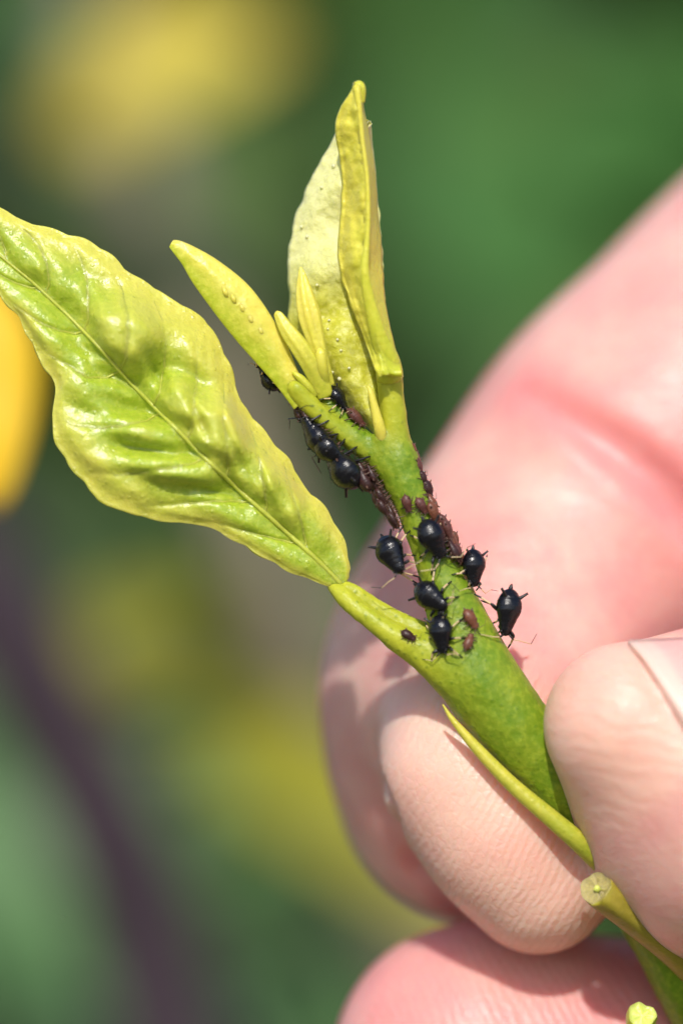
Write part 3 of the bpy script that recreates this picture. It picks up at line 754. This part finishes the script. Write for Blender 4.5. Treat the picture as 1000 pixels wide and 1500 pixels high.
ad(394, 552, 118, 48, up=(-.7, .35, -.6), d=20, label='black aphid half hidden behind the base of the slender leaf', seed=26)
ad(495, 584, -62, 44, up=(.72, -.3, .62), d=-2, label='small black aphid on the upper side of the left fork, before the pale leaf', seed=29, wide=.9)
ny = lambda *a, **k: aphid(*a, kind='nymph', **k)
S1_ = 'dark brown aphid nymph packed in the shaded cluster along the underside of the left fork'
g1 = 'nymphs in the shaded cluster'
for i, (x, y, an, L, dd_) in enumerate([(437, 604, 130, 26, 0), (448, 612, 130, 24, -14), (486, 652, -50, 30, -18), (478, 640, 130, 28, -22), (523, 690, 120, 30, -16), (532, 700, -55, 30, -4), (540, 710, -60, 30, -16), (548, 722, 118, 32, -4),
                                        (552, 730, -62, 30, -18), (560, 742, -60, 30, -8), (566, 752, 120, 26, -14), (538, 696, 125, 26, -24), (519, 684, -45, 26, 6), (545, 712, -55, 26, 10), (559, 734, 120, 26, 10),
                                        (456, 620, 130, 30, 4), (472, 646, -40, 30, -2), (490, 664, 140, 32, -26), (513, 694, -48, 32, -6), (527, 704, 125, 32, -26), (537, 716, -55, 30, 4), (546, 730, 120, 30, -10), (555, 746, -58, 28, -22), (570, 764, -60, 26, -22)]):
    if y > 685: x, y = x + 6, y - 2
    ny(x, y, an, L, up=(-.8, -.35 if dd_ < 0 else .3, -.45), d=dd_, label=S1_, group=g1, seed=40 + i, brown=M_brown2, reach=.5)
ny(576, 762, 160, 27, up=(-.8, -.5, -.3), d=-14, label='rust brown nymph at the lower end of the shaded cluster', seed=60, brown=M_rust)
S2_ = 'brown aphid nymph in the row along the stem edge facing the index finger'
g2 = 'nymphs on the finger side of the stem'
for i, (x, y, an, L, dd_) in enumerate([(604, 660, -68, 24, -4), (612, 684, -65, 27, -6), (626, 718, -60, 28, -8), (634, 752, -55, 32, -28), (649, 768, -58, 28, -16), (655, 784, 120, 28, -24), (661, 797, -62, 30, -20), (669, 810, -60, 30, -22), (643, 762, 125, 24, -4), (666, 790, -60, 24, -2), (608, 672, -70, 24, 4), (619, 702, -62, 24, -10), (632, 736, 118, 26, -12), (655, 776, -60, 26, -30), (664, 806, 120, 26, -34), (675, 820, -62, 24, -8)]):
    ny(x, y, an, L, up=(.8, -.5, .25), d=dd_, label=S2_, group=g2, seed=70 + i, brown=(M_rust, M_brown, M_brown2)[i % 3])
ny(596, 738, -78, 27, label='brown nymph alone in the middle of the stem below the fork', seed=90)
ny(617, 741, -55, 27, label='brown nymph beside the lone one, near the finger side of the stem', seed=91)
ny(590, 778, 85, 27, label='brown nymph on the stem edge above the plump black aphid', seed=92)
ny(689, 907, -58, 30, label='rust brown nymph on the stem right of the crosswise black aphid', seed=93, brown=M_rust)
ny(686, 940, 70, 27, label='brown nymph on the stem beside the joint, below the rust brown one', seed=94, brown=M_rust)
ny(598, 931, -35, 22, label='small dark brown nymph on the broad leaf stalk', seed=95, brown=M_brown2)
ny(456, 570, -48, 30, label='brown nymph in the fork between slender leaf and bud leaves', seed=96)
ny(521, 612, -35, 30, up=(.62, -.45, .66), d=-6, label='brown nymph on the upper side of the left fork behind the small black aphid', seed=97)

# ---------------------------------------------------------------- blurred garden behind
def bleaf(par, base, tip, wid, face, mat, name='leaf', bend=.12, fold=.12, stalk=None):
    b = P(*base); t = P(*tip); ax = t - b; L = np.linalg.norm(ax); ax = ax / L
    n = unit(np.array(face, float) - ax * (np.array(face, float) @ ax)); s = np.cross(ax, n)
    V = []; N_, M_ = 18, 8
    for i in range(N_ + 1):
        u = i / N_; wv = wid * (math.sin(math.pi * u ** .8) ** .8 + .02) if 0 < u < 1 else wid * .03
        for j in range(M_ + 1):
            q = (j / M_ - .5) * 2
            V.append(b + ax * L * u + s * wv * q + n * (bend * L * math.sin(math.pi * u) * .6 + fold * wv * abs(q) + wv * .05 * math.sin(9 * u + 3 * q)))
    F = [(i * (M_ + 1) + j, (i + 1) * (M_ + 1) + j, (i + 1) * (M_ + 1) + j + 1, i * (M_ + 1) + j + 1) for i in range(N_) for j in range(M_)]
    o = solid(mk(name, V, F, mat, par), 12, 0)
    mp = np.array(V).reshape(N_ + 1, M_ + 1, 3)[:, M_ // 2]
    v, f = tube(mp - n * 2, np.linspace(wid * .05, wid * .015, len(mp)), 6); mk('midrib', v, f, mat, o)
    if stalk is not None:
        q = crom([P(*stalk), (P(*stalk) + b) / 2 + n * 20, b + ax * 20], 5); v, f = tube(q, np.full(len(q), wid * .05 + 6), 8); mk('stalk', v, f, mat, par)
    return o
F_yel = mat_far('yellow_leaf', (.88, .56, .006), (.95, .72, .012), .35)
F_yel2 = mat_far('dull_yellow_leaf', (.60, .48, .05), (.72, .60, .10), .3)
F_oliv = mat_far('olive_leaf', (.28, .27, .015), (.38, .34, .025), .3)
F_gr = mat_far('green_leaf', (.07, .13, .018), (.10, .18, .03), .3)
F_gr2 = mat_far('bright_green_leaf', (.09, .20, .06), (.12, .26, .08), .3)
F_teal = mat_far('blue_green_leaf', (.06, .19, .036), (.085, .235, .05), .3)
F_dk = mat_far('dark_green_leaf', (.028, .065, .014), (.045, .09, .02), .25)
F_taupe = mat_plain('grey_twig', (.19, .15, .10), (.27, .22, .15), .8, 300, .0004)
F_purp = mat_plain('purple_twig', (.030, .017, .026), (.05, .03, .042), .8, 300, .0004)

def bark(name, label, pts, mat):
    o = thing(name, label, 'branch', P(*pts[-1][:3]))
    q = crom([list(P(*p[:3])) + [p[3]] for p in pts], 6)
    v, f = tube(q[:, :3], q[:, 3], 14, None, 1, lambda t, s: 1 + .06 * math.sin(3 * t + 20 * s) + .05 * math.sin(7 * t - 31 * s))
    mk('twig', v, f, mat, o); return o
grey = bark('grey_branch', 'blurred grey-brown twig bearing yellow leaves, behind the broad leaf', [(60, -500, 8600, 70), (120, -50, 8400, 80), (225, 300, 7600, 90), (330, 620, 7000, 90), (430, 900, 6400, 95), (640, 1400, 6800, 140), (800, 2400, 7000, 150)], F_taupe)
bleaf(grey, (80, 175, 6900), (410, 60, 6600), 270, (.1, -.75, .65), F_yel2, stalk=(200, 230, 7800))
bleaf(grey, (-140, 350, 1350), (0, 740, 1250), 150, (.1, -.75, .6), F_yel, bend=.05, stalk=(-340, 200, 1900))
pur = bark('purple_branch', 'blurred dark purple-brown branch crossing behind and below the broad leaf', [(-420, 300, 4600, 150), (-140, 700, 4700, 150), (30, 960, 4800, 150), (150, 1200, 4900, 150), (250, 1500, 5000, 150), (420, 2500, 5000, 130)], F_purp)
bleaf(pur, (290, 1040, 6400), (760, 1400, 5600), 190, (-.1, -.7, .7), F_oliv, stalk=(100, 1080, 4900))
bleaf(grey, (340, 760, 9000), (130, 960, 9400), 260, (.1, -.75, .6), F_gr, stalk=(385, 780, 6200))
bleaf(grey, (470, 1010, 9000), (300, 1200, 9000), 180, (.1, -.75, .6), F_oliv, stalk=(470, 1000, 6500))
bleaf(pur, (60, 1010, 7000), (330, 880, 7400), 120, (.1, -.75, .6), F_oliv, stalk=(40, 980, 4850))
bleaf(pur, (300, 1560, 7000), (480, 1380, 7200), 150, (.1, -.75, .6), F_gr2, stalk=(260, 1540, 5000))
bleaf(grey, (130, -60, 8200), (-60, 130, 8600), 150, (.1, -.75, .6), F_gr2, stalk=(120, -60, 8400))
bleaf(grey, (250, 300, 9500), (470, 230, 9800), 240, (.1, -.75, .6), F_gr, stalk=(235, 330, 7500))
bleaf(pur, (20, 1480, 6500), (-120, 1050, 7000), 260, (.2, -.8, .5), F_gr2, stalk=(220, 1520, 5100))
bleaf(pur, (150, 1640, 6200), (40, 1330, 6600), 170, (.2, -.8, .5), F_gr2, stalk=(250, 1560, 5100))

def shrub(name, label, cx, cz, rx, rz, d0, d1, n, mats, size, seed):
    r = random.Random(seed); base = np.array([cx, (d0 + d1) / 2, -26000.])
    o = thing(name, label, 'shrub', base)
    q = crom([list(base) + [500], [cx + 200, base[1], -14000, 420], [cx - 150, base[1] + 100, cz - rz * .2, 300], [cx, base[1], cz + rz * .7, 120]], 6)
    v, f = tube(q[:, :3], q[:, 3], 10); mk('trunk', v, f, F_taupe, o)
    V = []; F = []; MI = []
    for k in range(n):
        c = np.array([cx + r.uniform(-rx, rx), r.uniform(d0, d1), cz + r.uniform(-rz, rz)])
        L = size * r.uniform(.7, 1.3); ax = unit([r.uniform(-1, 1), r.uniform(-.6, .3), r.uniform(-1, .6)])
        nn = unit([r.uniform(-.6, .6), -1, r.uniform(-.2, 1.2)]); nn = unit(nn - ax * (nn @ ax)); s = np.cross(ax, nn); k0 = len(V)
        prof = [(0, .02), (.25, .24), (.55, .27), (.8, .16), (1, .01)]
        for u, wv in prof:
            for q_ in (-1, 0, 1): V.append(c + ax * L * u + s * L * wv * q_ + nn * L * (.12 * math.sin(math.pi * u) + (.06 if q_ else 0) * wv * 3))
        m = r.randrange(len(mats))
        for i in range(4):
            for j in range(2): F.append((k0 + i * 3 + j, k0 + i * 3 + j + 1, k0 + i * 3 + j + 4, k0 + i * 3 + j + 3)); MI.append(m)
    lo = mk('leaves', V, F, mats, o, midx=MI); lo['kind'] = 'stuff'
    return o
shrub('leafy_shrub', 'dark green leafy shrub far behind, filling the blurred background', 0, 0, 11000, 9000, 21000, 27000, 2600, [F_dk, F_gr, F_dk], 1700, 5)
shrub('leafy_shrub', 'blue-green leafy shrub blurred behind the upright leaves and the index finger', 2600, 2100, 1500, 2200, 13500, 16500, 380, [F_teal, F_teal, F_gr], 1100, 6)
shrub('leafy_shrub', 'mid green leafy shrub blurred below the broad leaf', -900, -2400, 1500, 1300, 13000, 16000, 260, [F_gr, F_gr2, F_dk], 1100, 7)
gv = [(-3e6, -3e6, -26000), (3e6, -3e6, -26000), (3e6, 3e6, -26000), (-3e6, 3e6, -26000)]
ground = mk('ground', gv, [(0, 1, 2, 3)], mat_plain('ground_soil', (.10, .11, .05), (.16, .13, .08), .9, 8, .01))
ground['kind'] = 'structure'
for o in list(bpy.data.objects):
    if '_o' in o: del o['_o']
